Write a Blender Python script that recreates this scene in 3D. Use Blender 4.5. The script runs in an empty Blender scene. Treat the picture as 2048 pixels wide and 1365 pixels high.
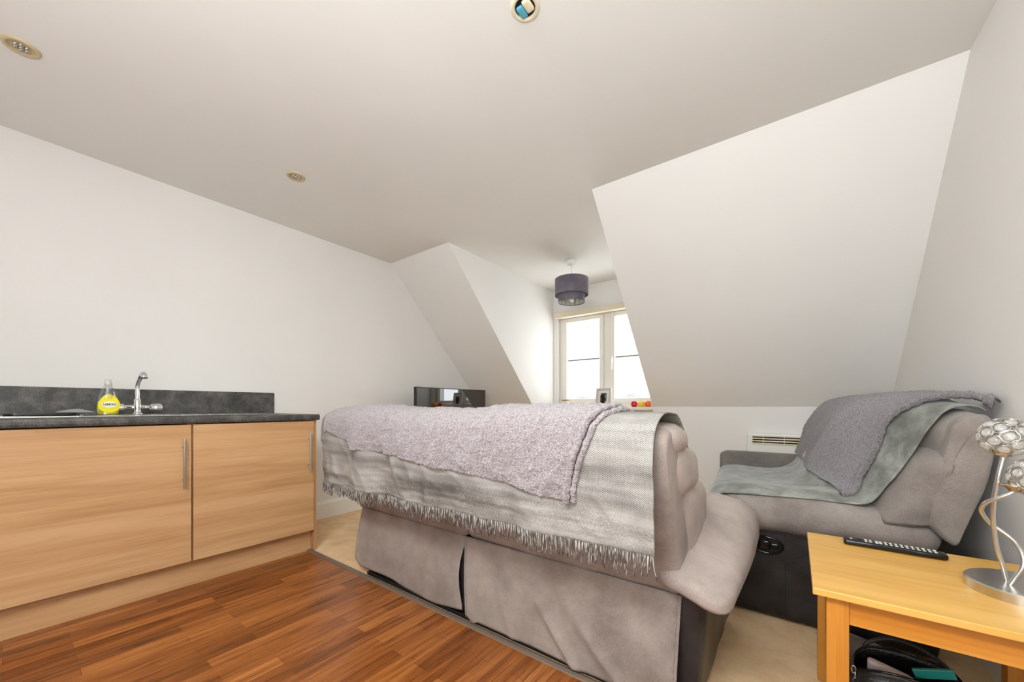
import bpy, bmesh, math, random
from mathutils import Vector, Matrix, noise
random.seed(7)
PI = math.pi
C = bpy.context.scene.collection
S = bpy.context.scene

# ---------------------------------------------------------------- camera, world, lights, exposure
cd = bpy.data.cameras.new('camera'); cam = bpy.data.objects.new('camera', cd); C.objects.link(cam)
cam.location = (3.255, 0, .96)
cam.rotation_euler = (PI/2, 0, math.atan(565/759))
cd.sensor_width = 36; cd.lens = 36*759/2048; cd.shift_y = (814-682.5)/2048
cd.clip_start = .02
S.camera = cam
S.view_settings.view_transform = 'Standard'; S.view_settings.look = 'None'
S.view_settings.gamma = 1; S.view_settings.use_curve_mapping = False
S.view_settings.exposure = -0.13

W = bpy.data.worlds.new('overcast_sky'); S.world = W; W.use_nodes = True
nt = W.node_tree; bg = nt.nodes['Background']
tc = nt.nodes.new('ShaderNodeTexCoord'); nz = nt.nodes.new('ShaderNodeTexNoise'); rp = nt.nodes.new('ShaderNodeValToRGB')
nz.inputs['Scale'].default_value = 3; nz.inputs['Detail'].default_value = 4
rp.color_ramp.elements[0].color = (.86, .9, .95, 1); rp.color_ramp.elements[1].color = (1, 1, 1, 1)
nt.links.new(tc.outputs['Generated'], nz.inputs['Vector']); nt.links.new(nz.outputs['Fac'], rp.inputs[0]); nt.links.new(rp.outputs[0], bg.inputs['Color'])
bg.inputs['Strength'].default_value = 1.8

def area(name, loc, rot, sx, sy, power, col=(1, 1, 1), spread=PI):
    l = bpy.data.lights.new(name, 'AREA'); l.shape = 'RECTANGLE'; l.size = sx; l.size_y = sy
    l.energy = power; l.color = col; l.spread = spread
    o = bpy.data.objects.new(name, l); C.objects.link(o); o.location = loc; o.rotation_euler = rot
    return o
# daylight entering at the dormer window, and added fill lights behind the camera
CW = (.905, .965, .99)
area('window_daylight', (1.5, 4.34, 1.55), (-PI/2, 0, 0), 1.15, 1.1, 23, CW)
area('fill_overhead', (2.95, -.6, 2.3), (.65, 0, 0), 1.4, .6, 78, CW)  # added fill from above, no fitting modelled
area('fill_upward', (2.95, -.8, 1.0), (PI-.5, 0, -.2), 1.2, .9, 60, CW)  # added fill thrown up at the ceiling from out of view
area('fill_left', (.5, -1.3, 1.4), (PI/2, 0, -1.0), 1.4, 1.4, 4, CW)  # weak added fill from the unseen left side

# ---------------------------------------------------------------- materials
def L(c):
    if isinstance(c, (int, float)): c = (c, c, c)
    return tuple(((v/255)/12.92 if v/255 <= .04045 else ((v/255+.055)/1.055)**2.4) for v in c) + (1,)
class Mat:
    def __init__(s, name, col=(200, 200, 200), rough=.6, metal=0, **kw):
        s.m = bpy.data.materials.new(name); s.m.use_nodes = True; s.t = s.m.node_tree
        s.b = s.t.nodes['Principled BSDF']
        s.b.inputs['Base Color'].default_value = L(col); s.b.inputs['Roughness'].default_value = rough
        s.b.inputs['Metallic'].default_value = metal
        for k, v in kw.items(): s.b.inputs[k.replace('_', ' ')].default_value = v
    def n(s, typ, **kw):
        nd = s.t.nodes.new('ShaderNode'+typ)
        for k, v in kw.items():
            if k.startswith('i_'): nd.inputs[k[2:].replace('_', ' ')].default_value = v
            else: setattr(nd, k, v)
        return nd
    def l(s, a, b): s.t.links.new(a, b)
    def coord(s, kind='Object', scale=(1, 1, 1), rot=(0, 0, 0)):
        t = s.n('TexCoord'); m = s.n('Mapping'); m.inputs['Scale'].default_value = scale; m.inputs['Rotation'].default_value = rot
        s.l(t.outputs[kind], m.inputs['Vector']); return m.outputs[0]
    def math(s, op, a, b=None, c=None):
        m = s.n('Math', operation=op)
        for i, v in enumerate((a, b, c)):
            if v is None: continue
            if isinstance(v, (int, float)): m.inputs[i].default_value = v
            else: s.l(v, m.inputs[i])
        return m.outputs[0]
    def noise(s, vec, scale, detail=3, rough=.5, dist=0):
        q = s.n('TexNoise'); q.inputs['Scale'].default_value = scale; q.inputs['Detail'].default_value = detail
        q.inputs['Roughness'].default_value = rough; q.inputs['Distortion'].default_value = dist
        s.l(vec, q.inputs['Vector']); return q.outputs['Fac']
    def ramp(s, fac, stops):
        r = s.n('ValToRGB'); e = r.color_ramp.elements
        while len(e) < len(stops): e.new(.5)
        for i, (p, c) in enumerate(stops): e[i].position = p; e[i].color = L(c)
        s.l(fac, r.inputs[0]); return r.outputs[0]
    def mix(s, fac, a, b, mode='MIX'):
        m = s.n('Mix', data_type='RGBA', blend_type=mode)
        for i, v in ((0, fac), (6, a), (7, b)):
            if isinstance(v, (int, float)): m.inputs[i].default_value = v
            elif isinstance(v, tuple): m.inputs[i].default_value = v
            else: s.l(v, m.inputs[i])
        return m.outputs[2]
    def base(s, c): s.l(c, s.b.inputs['Base Color'])
    def bump(s, h, strength=.3, dist=.01):
        b = s.n('Bump'); b.inputs['Strength'].default_value = strength; b.inputs['Distance'].default_value = dist
        s.l(h, b.inputs['Height']); s.l(b.outputs[0], s.b.inputs['Normal'])

def plaster(name, col):
    m = Mat(name, col, .75); v = m.coord()
    f = m.noise(v, 1.1, 3); c1 = tuple(x-5 for x in col); m.base(m.ramp(f, [(.3, c1), (.7, col)]))
    m.bump(m.noise(v, 260, 3), .06, .002); return m.m
M = {}
M['wall'] = plaster('wall_paint', (236, 233, 229))
M['ceiling'] = plaster('ceiling_paint', (236, 234, 229))
M['gloss_white'] = Mat('white_gloss_paint', (238, 235, 226), .3).m
M['upvc'] = Mat('white_upvc', (236, 232, 222), .3).m
M['cream'] = Mat('cream_plastic', (226, 214, 186), .4).m
M['dirty_cream'] = Mat('yellowed_plastic', (196, 180, 140), .4).m
M['blind'] = Mat('blind_fabric', (226, 214, 190), .8).m
M['chrome'] = Mat('chrome', (225, 225, 228), .09, 1).m
M['satin'] = Mat('satin_nickel', (205, 203, 198), .28, 1).m
M['gold_satin'] = Mat('warm_nickel', (222, 196, 150), .2, 1).m
M['black_plastic'] = Mat('black_plastic', (24, 24, 25), .35).m
M['gloss_black'] = Mat('gloss_black', (12, 12, 13), .05).m
M['screen'] = Mat('television_glass', (14, 16, 17), .03, IOR=2.1).m
M['dark'] = Mat('dark_void', (18, 17, 17), .8).m
M['white_plastic'] = Mat('white_plastic', (236, 234, 228), .4).m
M['button'] = Mat('grey_button', (60, 60, 62), .5).m
M['button_light'] = Mat('pale_button', (205, 205, 200), .5).m
M['lamp_off'] = Mat('frosted_bulb', (235, 232, 222), .3).m
M['refl'] = Mat('faceted_reflector', (190, 186, 178), .25, .8).m
M['teal'] = Mat('teal_packet', (45, 160, 150), .4).m
M['pale_pink'] = Mat('pale_paper', (222, 208, 206), .6).m
M['brown'] = Mat('brown_lining', (120, 66, 36), .7).m
M['sky_blue'] = Mat('blue_plastic', (80, 165, 185), .4).m
M['pot'] = Mat('white_ceramic', (232, 226, 214), .35).m
M['soil'] = Mat('wood_lid', (170, 120, 80), .6).m
M['mount'] = Mat('white_card', (232, 228, 222), .8).m
M['frame_grey'] = Mat('silver_grey_wood', (198, 186, 178), .4).m
M['roof'] = Mat('haze_pale_house', (205, 203, 204), .9).m  # distance haze is put into the houses' colour
M['label_white'] = Mat('label_white', (240, 238, 215), .5).m
M['label_yellow'] = Mat('label_yellow', (240, 226, 20), .4).m
M['ink'] = Mat('dark_ink', (50, 55, 40), .6).m
def yarn():
    m = Mat('fringe_yarn', (150, 142, 135), .95); v = m.coord('Object', (260, 260, 30)); m.base(m.ramp(m.noise(v, 1, 1), [(.38, (66, 59, 54)), (.5, (116, 108, 101)), (.64, (176, 169, 162))])); return m.m
M['thread'] = yarn()

def glassy(name, col, rough=.02, ior=1.45, trans=1.0):
    m = Mat(name, col, rough); m.b.inputs['Transmission Weight'].default_value = trans; m.b.inputs['IOR'].default_value = ior; return m.m

M['liquid'] = Mat('lemon_liquid', (222, 205, 20), .1).m
M['red_glass'] = Mat('red_glass', (214, 24, 56), .1).m
M['yellow_glass'] = Mat('yellow_glass', (244, 208, 70), .1).m
M['orange_glass'] = Mat('orange_glass', (244, 112, 34), .1).m
M['crystal'] = glassy('crystal', (250, 248, 244), .05, 1.5, .8)
def pane(nm='window_glass', gl=.06, col=(1, 1, 1, 1)):
    m = bpy.data.materials.new(nm); m.use_nodes = True; t = m.node_tree; t.nodes.remove(t.nodes['Principled BSDF'])
    a = t.nodes.new('ShaderNodeBsdfTransparent'); g = t.nodes.new('ShaderNodeBsdfGlossy'); g.inputs['Roughness'].default_value = .02
    x = t.nodes.new('ShaderNodeMixShader'); x.inputs[0].default_value = gl; a.inputs[0].default_value = col
    t.links.new(a.outputs[0], x.inputs[1]); t.links.new(g.outputs[0], x.inputs[2]); t.links.new(x.outputs[0], t.nodes['Material Output'].inputs[0]); return m
M['pane'] = pane()
M['clear'] = pane('clear_plastic', .16, (.9, .92, .9, 1))

def wood(name, cols, grain, scale=1, rough=.4, bump=.05):
    """grain = axis index the grain runs along"""
    m = Mat(name, cols[1], rough)
    sc = [14*scale]*3; sc[grain] = 1.1*scale; v = m.coord('Object', tuple(sc))
    f1 = m.noise(v, 1.0, 4, .55, .6)
    sc2 = [120*scale]*3; sc2[grain] = 3*scale; v2 = m.coord('Object', tuple(sc2)); f2 = m.noise(v2, 1, 3, .6)
    f = m.math('ADD', m.math('MULTIPLY', f1, .72), m.math('MULTIPLY', f2, .28))
    m.base(m.ramp(f, [(.30, cols[0]), (.5, cols[1]), (.70, cols[2])]))
    m.bump(f2, bump, .002); return m.m
M['beech'] = wood('beech_laminate', [(180, 134, 88), (202, 158, 111), (216, 176, 130)], 1, 1, .42)
M['beech_v'] = wood('beech_laminate_upright', [(166, 116, 74), (190, 142, 98), (206, 162, 118)], 2, 1, .42)
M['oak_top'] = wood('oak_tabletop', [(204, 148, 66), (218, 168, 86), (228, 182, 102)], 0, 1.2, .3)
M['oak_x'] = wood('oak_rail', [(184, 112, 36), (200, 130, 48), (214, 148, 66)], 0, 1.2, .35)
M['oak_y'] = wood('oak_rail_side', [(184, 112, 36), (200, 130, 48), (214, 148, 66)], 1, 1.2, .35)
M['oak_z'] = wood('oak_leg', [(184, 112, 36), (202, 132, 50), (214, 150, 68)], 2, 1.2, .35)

def laminate_floor():
    m = Mat('merbau_laminate', (150, 80, 40), .3)
    v = m.coord('Object', (1, 1, 1), (0, 0, PI/2))
    b = m.n('TexBrick'); b.offset = .37; b.offset_frequency = 2
    for k, x in (('Scale', 1), ('Mortar Size', .0009), ('Mortar Smooth', .3), ('Bias', 0), ('Brick Width', .46), ('Row Height', .064)): b.inputs[k].default_value = x
    b.inputs['Color1'].default_value = (0, 0, 0, 1); b.inputs['Color2'].default_value = (1, 1, 1, 1); b.inputs['Mortar'].default_value = (0, 0, 0, 1)
    m.l(v, b.inputs['Vector'])
    g = m.noise(m.coord('Object', (26, 1.6, 1)), 1, 4, .6, .8)
    g2 = m.noise(m.coord('Object', (210, 5, 1)), 1, 3, .65)
    bw = m.n('RGBToBW'); m.l(b.outputs['Color'], bw.inputs[0])
    f = m.math('ADD', m.math('ADD', m.math('MULTIPLY', bw.outputs[0], .19), m.math('MULTIPLY', g, .5)), m.math('MULTIPLY', g2, .44))
    c = m.ramp(f, [(.38, (70, 34, 12)), (.49, (120, 64, 24)), (.60, (152, 88, 38)), (.72, (180, 114, 58))])
    c = m.mix(m.math('MULTIPLY', b.outputs['Fac'], .45), c, L((70, 30, 14)))
    m.base(c); m.bump(g2, .05, .002)
    m.l(m.math('ADD', m.math('MULTIPLY', g2, .2), .2), m.b.inputs['Roughness']); return m.m
M['laminate'] = laminate_floor()
def carpet():
    m = Mat('beige_carpet', (205, 178, 140), .95); v = m.coord()
    f = m.noise(v, 420, 3, .7); g = m.noise(v, 6, 4, .6)
    f2 = m.math('ADD', m.math('MULTIPLY', f, .45), m.math('MULTIPLY', g, .55))
    m.base(m.ramp(f2, [(.35, (214, 164, 104)), (.5, (244, 200, 138)), (.65, (253, 220, 164))])); m.bump(f, .8, .006)
    m.b.inputs['Sheen Weight'].default_value = .3; return m.m
M['carpet'] = carpet()
def worktop():
    m = Mat('slate_laminate', (80, 78, 76), .42); v = m.coord()
    f = m.noise(v, 14, 6, .7, .3); g = m.noise(v, 240, 3, .6)
    ff = m.math('ADD', m.math('MULTIPLY', f, .5), m.math('MULTIPLY', g, .5))
    m.base(m.ramp(ff, [(.38, (42, 41, 40)), (.5, (76, 74, 72)), (.62, (118, 114, 110))])); m.bump(g, .08, .002); return m.m
M['worktop'] = worktop()
def weave(name, c0, c1, c2, k=700, strength=.5, sheen=.25, dots=.055):
    m = Mat(name, c1, .92); t = m.n('TexCoord'); s = m.n('SeparateXYZ'); m.l(t.outputs['Object'], s.inputs[0])
    a = m.math('SINE', m.math('MULTIPLY', m.math('ADD', s.outputs[0], s.outputs[1]), k))
    b = m.math('SINE', m.math('MULTIPLY', s.outputs[2], k))
    ab = m.math('MULTIPLY', a, b)
    v = m.coord(); big = m.noise(v, 5, 4, .6); fine = m.noise(v, 330, 2, .6)
    h = m.math('ADD', m.math('MULTIPLY', ab, dots*5), fine)
    f = m.math('ADD', m.math('ADD', m.math('MULTIPLY', big, .62), m.math('MULTIPLY', fine, .3)), m.math('MULTIPLY', ab, dots))
    m.base(m.ramp(f, [(.3, c0), (.46, c1), (.62, c2)])); m.bump(h, strength, .003)
    m.b.inputs['Sheen Weight'].default_value = sheen; return m.m
M['sofa'] = weave('pink_grey_waffle_weave', (126, 112, 104), (158, 144, 135), (180, 167, 158), 1400, .5, .1, .10)
M['sofa_light'] = weave('pale_waffle_weave', (148, 134, 125), (174, 159, 150), (192, 178, 169), 1400, .5, .1, .10)
M['chair'] = weave('grey_weave', (108, 99, 94), (138, 128, 121), (160, 150, 143), 1500, .3, .15, .0)
M['chair_dark'] = weave('dark_grey_weave', (92, 86, 82), (114, 108, 102), (134, 127, 121), 1100, .3, .1, .0)
def leather():
    m = Mat('black_leather', (40, 38, 38), .36); v = m.coord()
    vo = m.n('TexVoronoi'); vo.inputs['Scale'].default_value = 260; m.l(v, vo.inputs['Vector'])
    m.base(m.ramp(m.noise(v, 8, 3), [(.35, (30, 28, 28)), (.65, (54, 51, 50))]))
    m.bump(m.math('ADD', vo.outputs['Distance'], m.noise(v, 20, 3)), .22, .004); return m.m
M['leather'] = leather()
def fleece(name, c0, c1, c2, sc=150):
    m = Mat(name, c1, .95); v = m.coord()
    vo = m.n('TexVoronoi'); vo.inputs['Scale'].default_value = sc; m.l(v, vo.inputs['Vector'])
    n = m.noise(v, sc*.9, 3, .7, .5)
    f = m.math('ADD', m.math('MULTIPLY', n, .8), m.math('MULTIPLY', m.math('SUBTRACT', 1.0, vo.outputs['Distance']), .25))
    m.base(m.ramp(f, [(.42, c0), (.56, c1), (.72, c2)]))
    m.bump(m.math('SUBTRACT', m.math('MULTIPLY', n, 1.3), vo.outputs['Distance']), .9, .006)
    m.b.inputs['Sheen Weight'].default_value = .5; m.b.inputs['Sheen Roughness'].default_value = .5; return m.m
M['fleece_pale'] = fleece('lilac_grey_fleece', (134, 120, 121), (170, 157, 158), (190, 178, 179), 190)
M['fleece_dark'] = fleece('mid_grey_fleece', (98, 90, 92), (136, 127, 129), (158, 150, 152), 260)
def velvet():
    m = Mat('sage_velvet', (140, 145, 136), .8); v = m.coord()
    m.base(m.ramp(m.noise(v, 11, 5, .65, .2), [(.36, (100, 101, 95)), (.5, (124, 125, 118)), (.64, (150, 151, 144))]))
    m.bump(m.noise(v, 300, 2), .2, .002); m.b.inputs['Sheen Weight'].default_value = .4; m.b.inputs['Sheen Roughness'].default_value = .4; return m.m
M['velvet'] = velvet()
def herring():
    m = Mat('grey_herringbone_throw', (172, 166, 158), .92)
    uv = m.n('UVMap'); s = m.n('SeparateXYZ'); m.l(uv.outputs[0], s.inputs[0])
    u, v = s.outputs[0], s.outputs[1]
    tri = m.math('PINGPONG', u, .0068)
    st = m.math('FRACT', m.math('DIVIDE', m.math('ADD', v, m.math('MULTIPLY', tri, .9)), .0054))
    st = m.math('GREATER_THAN', st, .5)
    vec = m.n('CombineXYZ'); m.l(m.math('MULTIPLY', u, .8), vec.inputs[0]); m.l(m.math('MULTIPLY', v, 11), vec.inputs[1])
    band = m.noise(vec.outputs[0], 2.0, 2, .5)
    o = m.coord(); fine = m.noise(o, 260, 3, .7); big = m.noise(o, 7, 3)
    # woven header near the hem is plain
    plain = m.n('MapRange'); plain.interpolation_type = 'SMOOTHSTEP'
    m.l(m.math('ADD', v, m.math('MULTIPLY', big, .03)), plain.inputs[0])
    plain.inputs[1].default_value = .645; plain.inputs[2].default_value = .67; plain.inputs[3].default_value = 1; plain.inputs[4].default_value = 0
    f = m.math('ADD', m.math('MULTIPLY', band, .55), m.math('ADD', m.math('MULTIPLY', fine, .3), m.math('MULTIPLY', big, .2)))
    base = m.ramp(f, [(.41, (84, 79, 74)), (.5, (130, 124, 118)), (.59, (168, 163, 157))])
    dark = m.mix(.55, base, L((78, 73, 68)))
    light = m.mix(.35, base, L((208, 204, 198)))
    hb = m.mix(st, dark, light)
    m.base(m.mix(plain.outputs[0], base, hb)); m.bump(m.math('ADD', fine, m.math('MULTIPLY', st, .4)), .35, .002); return m.m
M['throw'] = herring()
def steel():
    m = Mat('brushed_steel', (200, 200, 196), .25, 1); v = m.coord('Object', (200, 4, 200)); m.bump(m.noise(v, 1, 2), .05, .001); return m.m
M['steel'] = steel()
def photo():
    m = Mat('black_and_white_photo', (120, 120, 120), .3); v = m.coord()
    m.base(m.ramp(m.noise(v, 42, 3, .7), [(.42, (30, 28, 28)), (.52, (110, 106, 104)), (.6, (215, 212, 208))])); return m.m
M['photo'] = photo()

# ---------------------------------------------------------------- mesh helpers
def tag(o, label=None, cat=None, group=None, kind=None):
    if label: o['label'] = label
    if cat: o['category'] = cat
    if group: o['group'] = group
    if kind: o['kind'] = kind
    return o
def thing(name, label, cat, loc=(0, 0, 0), group=None):
    o = bpy.data.objects.new(name, None); C.objects.link(o); o.location = loc; o.empty_display_size = .05
    return tag(o, label, cat, group)
def origin(p):
    v = Vector((0, 0, 0))
    while p is not None: v += Vector(p.location); p = p.parent
    return v
class MB:
    def __init__(s): s.v = []; s.f = []; s.uv = None
    def add(s, vs, fs):
        n = len(s.v); s.v += [tuple(q) for q in vs]; s.f += [tuple(i+n for i in f) for f in fs]; return s
    def box(s, a, b, rz=0, piv=None):
        x0, y0, z0 = a; x1, y1, z1 = b
        vs = [(x, y, z) for z in (z0, z1) for (x, y) in ((x0, y0), (x1, y0), (x1, y1), (x0, y1))]
        if rz:
            px, py = piv if piv else ((x0+x1)/2, (y0+y1)/2); c, q = math.cos(rz), math.sin(rz)
            vs = [(px+(x-px)*c-(y-py)*q, py+(x-px)*q+(y-py)*c, z) for x, y, z in vs]
        return s.add(vs, [(3, 2, 1, 0), (4, 5, 6, 7), (0, 1, 5, 4), (1, 2, 6, 5), (2, 3, 7, 6), (3, 0, 4, 7)])
    def cyl(s, c, r, h, n=32, axis=2, r2=None):
        r2 = r if r2 is None else r2
        return s.lathe([(0, 0), (r, 0), (r2, h), (0, h)], c, n, axis)
    def lathe(s, prof, c=(0, 0, 0), n=32, axis=2):
        vs = []; fs = []; k = len(prof)
        for i in range(n):
            a = 2*PI*i/n
            for r, z in prof:
                p = (r*math.cos(a), r*math.sin(a), z)
                if axis == 0: p = (p[2], p[0], p[1])
                elif axis == 1: p = (p[1], p[2], p[0])
                vs.append((p[0]+c[0], p[1]+c[1], p[2]+c[2]))
        for i in range(n):
            j = (i+1) % n
            for q in range(k-1):
                a, b, d, e = i*k+q, j*k+q, j*k+q+1, i*k+q+1
                if prof[q][0] < 1e-7: fs.append((a, d, e))
                elif prof[q+1][0] < 1e-7: fs.append((a, b, d))
                else: fs.append((a, b, d, e))
        return s.add(vs, fs)
    def tube(s, pts, r, n=10, closed=False, rfn=None):
        P = [Vector(p) for p in pts]; m = len(P); vs = []; fs = []
        up = Vector((0, 0, 1)); pn = None
        for i, p in enumerate(P):
            if closed: t = P[(i+1) % m]-P[i-1]
            else: t = P[min(i+1, m-1)]-P[max(i-1, 0)]
            t.normalize()
            if pn is None:
                pn = t.cross(up if abs(t.z) < .9 else Vector((1, 0, 0))); pn.normalize()
            else:
                pn = pn-t*pn.dot(t); pn.normalize()
            b = t.cross(pn); rr = r if rfn is None else r*rfn(i/(m-1))
            for k in range(n):
                a = 2*PI*k/n; vs.append(p+(pn*math.cos(a)+b*math.sin(a))*rr)
        for i in range(m if closed else m-1):
            j = (i+1) % m
            for k in range(n):
                l = (k+1) % n; fs.append((i*n+k, i*n+l, j*n+l, j*n+k))
        if not closed:
            fs.append(tuple(range(n-1, -1, -1))); fs.append(tuple((m-1)*n+k for k in range(n)))
        return s.add(vs, fs)
    def rbox(s, a, b, r, seg=10, fn=None, segs=None):
        """rounded box between corners a and b, optional deform fn(x,y,z)"""
        h = [(b[i]-a[i])/2 for i in range(3)]; c = [(b[i]+a[i])/2 for i in range(3)]
        r = min([r]+h); idx = {}; vs = []; fs = []
        ns = segs or (seg, seg, seg)
        def vid(i, j, k):
            key = (i, j, k)
            if key not in idx:
                p = [h[q]*(2*key[q]/ns[q]-1) for q in range(3)]
                inn = [max(-(h[q]-r), min(h[q]-r, p[q])) for q in range(3)]
                d = Vector([p[q]-inn[q] for q in range(3)])
                if d.length > 1e-9: d = d.normalized()*r
                w = [inn[q]+d[q]+c[q] for q in range(3)]
                idx[key] = len(vs); vs.append(fn(*w) if fn else tuple(w))
            return idx[key]
        nx, ny, nz_ = ns
        for i in range(nx):
            for j in range(ny):
                fs.append((vid(i, j, 0), vid(i, j+1, 0), vid(i+1, j+1, 0), vid(i+1, j, 0)))
                fs.append((vid(i, j, nz_), vid(i+1, j, nz_), vid(i+1, j+1, nz_), vid(i, j+1, nz_)))
        for i in range(nx):
            for k in range(nz_):
                fs.append((vid(i, 0, k), vid(i+1, 0, k), vid(i+1, 0, k+1), vid(i, 0, k+1)))
                fs.append((vid(i, ny, k), vid(i, ny, k+1), vid(i+1, ny, k+1), vid(i+1, ny, k)))
        for j in range(ny):
            for k in range(nz_):
                fs.append((vid(0, j, k), vid(0, j, k+1), vid(0, j+1, k+1), vid(0, j+1, k)))
                fs.append((vid(nx, j, k), vid(nx, j+1, k), vid(nx, j+1, k+1), vid(nx, j, k+1)))
        return s.add(vs, fs)
    def prism(s, poly, axis, a, b):
        """extrude a polygon (two other axes, in order) along axis from a to b"""
        def P(p, t):
            return {0: (t, p[0], p[1]), 1: (p[0], t, p[1]), 2: (p[0], p[1], t)}[axis]
        n = len(poly); vs = [P(p, a) for p in poly]+[P(p, b) for p in poly]
        fs = [tuple(range(n-1, -1, -1)), tuple(range(n, 2*n))]+[(i, (i+1) % n, n+(i+1) % n, n+i) for i in range(n)]
        return s.add(vs, fs)
    def grid(s, fn, nu, nv, uvfn=None):
        """surface of fn(u,v), u and v in 0..1"""
        vs = [fn(i/nu, j/nv) for i in range(nu+1) for j in range(nv+1)]
        fs = [(i*(nv+1)+j, (i+1)*(nv+1)+j, (i+1)*(nv+1)+j+1, i*(nv+1)+j+1) for i in range(nu) for j in range(nv)]
        if uvfn:
            s.uv = [uvfn(i/nu, j/nv) for i in range(nu+1) for j in range(nv+1)]
        return s.add(vs, fs)
    def build(s, name, mat, parent=None, smooth=False, bevel=0, bseg=2, sub=0, solid=0, label=None, recalc=True):
        me = bpy.data.meshes.new(name); o0 = origin(parent) if parent else Vector((0, 0, 0))
        me.from_pydata([tuple(Vector(v)-o0) for v in s.v], [], s.f); me.update()
        if s.uv:
            ul = me.uv_layers.new(name='UVMap')
            for lp in me.loops: ul.data[lp.index].uv = s.uv[lp.vertex_index]
        if recalc:
            bm = bmesh.new(); bm.from_mesh(me); bmesh.ops.recalc_face_normals(bm, faces=bm.faces); bm.to_mesh(me); bm.free()
        if smooth:
            for p in me.polygons: p.use_smooth = True
        o = bpy.data.objects.new(name, me); C.objects.link(o); me.materials.append(mat)
        if parent: o.parent = parent
        if solid:
            q = o.modifiers.new('thick', 'SOLIDIFY'); q.thickness = solid; q.offset = -1
        if bevel:
            q = o.modifiers.new('bevel', 'BEVEL'); q.width = bevel; q.segments = bseg; q.limit_method = 'ANGLE'; q.angle_limit = .6
        if sub:
            q = o.modifiers.new('sub', 'SUBSURF'); q.levels = sub; q.render_levels = sub
        if smooth == 'auto' or (bevel and smooth):
            pass
        if label: o['label'] = label
        return o
def struct(o, label=None): return tag(o, label, None, None, 'structure')
def N(x, y, z, s=1.0): return noise.noise(Vector((x*s, y*s, z*s)))
def cr(P, t):
    n = len(P)-1; q = max(0, min(n-1e-6, t*n)); i = int(q); f = q-i
    p0 = P[max(0, i-1)]; p1 = P[i]; p2 = P[i+1]; p3 = P[min(n, i+2)]
    return tuple(.5*(2*b+(c-a)*f+(2*a-5*b+4*c-d)*f*f+(3*b-a-3*c+d)*f**3) for a, b, c, d in zip(p0, p1, p2, p3))
def lin(T, x):
    if x <= T[0][0]: return T[0][1]
    for (a, b), (c, d) in zip(T, T[1:]):
        if x <= c: return b+(d-b)*(x-a)/(c-a)
    return T[-1][1]
def sm(a, b, x):
    x = max(0, min(1, (x-a)/(b-a))); return x*x*(3-2*x)
def arc(P, n=60):
    """resample a Catmull-Rom curve by arc length; returns function s(0..1)->point and its length"""
    pts = [cr(P, i/400) for i in range(401)]; d = [0]
    for a, b in zip(pts, pts[1:]): d.append(d[-1]+math.dist(a, b))
    tot = d[-1]
    def f(u):
        t = max(0, min(1, u))*tot; lo, hi = 0, 400
        while hi-lo > 1:
            m = (lo+hi)//2
            if d[m] <= t: lo = m
            else: hi = m
        k = 0 if d[hi] == d[lo] else (t-d[lo])/(d[hi]-d[lo])
        return tuple(p+(q-p)*k for p, q in zip(pts[lo], pts[hi]))
    return f, tot

# ---------------------------------------------------------------- the room
CH = 2.4; YS = 2.33; YK = 3.68; ZK = .96; DX0 = .825; DX1 = 2.18; YW = 4.14; XR = 3.83; YB = -3.0
struct(MB().box((-.1, YB, -.1), (3.95, 1.22, 0)).build('floor', M['laminate']), 'reddish brown strip laminate floor of the kitchen side')
struct(MB().box((-.1, 1.22, -.1), (3.95, 4.3, .003)).build('floor', M['carpet']), 'beige carpet floor of the sitting side')
struct(MB().prism([(1.209, 0), (1.240, 0), (1.238, .006), (1.224, .009), (1.212, .005)], 0, .62, 3.83).build('trim_1', Mat('bronze_strip', (128, 112, 98), .45, .35).m), 'metal threshold strip between laminate and carpet')
def wall_left():
    m = MB(); poly = [(YB, 0), (YK, 0), (YK, ZK), (YS, CH), (YB, CH)]
    m.prism(poly, 0, -.1, 0); return m
struct(wall_left().build('wall_left', M['wall']), 'white side wall behind the kitchen units')
# right wall runs very slightly out of square
mr = MB(); f = lambda y: XR-.027*(y-2.1)
mr.add([(f(YB), YB, 0), (f(4.3), 4.3, 0), (f(4.3), 4.3, CH+.1), (f(YB), YB, CH+.1), (4, YB, 0), (4, 4.3, 0), (4, 4.3, CH+.1), (4, YB, CH+.1)],
       [(0, 1, 2, 3), (7, 6, 5, 4), (0, 4, 5, 1), (3, 2, 6, 7), (0, 3, 7, 4), (1, 5, 6, 2)])
struct(mr.build('wall_right', M['wall']), 'white wall at the right behind the armchair')
# ceiling, running on into the dormer
mc = MB().box((-.1, YB, CH), (3.95, YS, CH+.1)); mc.box((DX0-.12, YS, CH), (DX1+.12, 4.3, CH+.1))
struct(mc.build('ceiling', M['ceiling']), 'flat white ceiling with recessed spotlights')
# sloped ceilings either side of the dormer
T = .12
def slope(x0, x1, label):
    p = [(YS, CH), (YK, ZK), (YK+T, ZK), (YK+T, CH+.1), (YS, CH+.1)]
    struct(MB().prism(p, 0, x0, x1).build('wall_slope', M['wall']), label)
slope(-.1, DX0, 'narrow sloping roof wall left of the dormer'); slope(DX1, 3.95, 'wide sloping roof wall right of the dormer')
struct(MB().box((-.1, YK, 0), (DX0, YK+T, ZK)).build('wall_knee_left', M['wall']), 'low wall under the left slope')
struct(MB().box((DX1, YK, 0), (3.95, YK+T, ZK)).build('wall_knee_right', M['wall']), 'low wall under the right slope, carrying the heater')
# dormer side pieces beyond the knee wall
struct(MB().box((DX0-.12, YK+T, 0), (DX0, 4.3, CH)).build('wall_dormer_left', M['wall']), 'left cheek of the window recess')
struct(MB().box((DX1, YK+T, 0), (DX1+.12, 4.3, CH)).build('wall_dormer_right', M['wall']), 'right cheek of the window recess')
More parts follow.
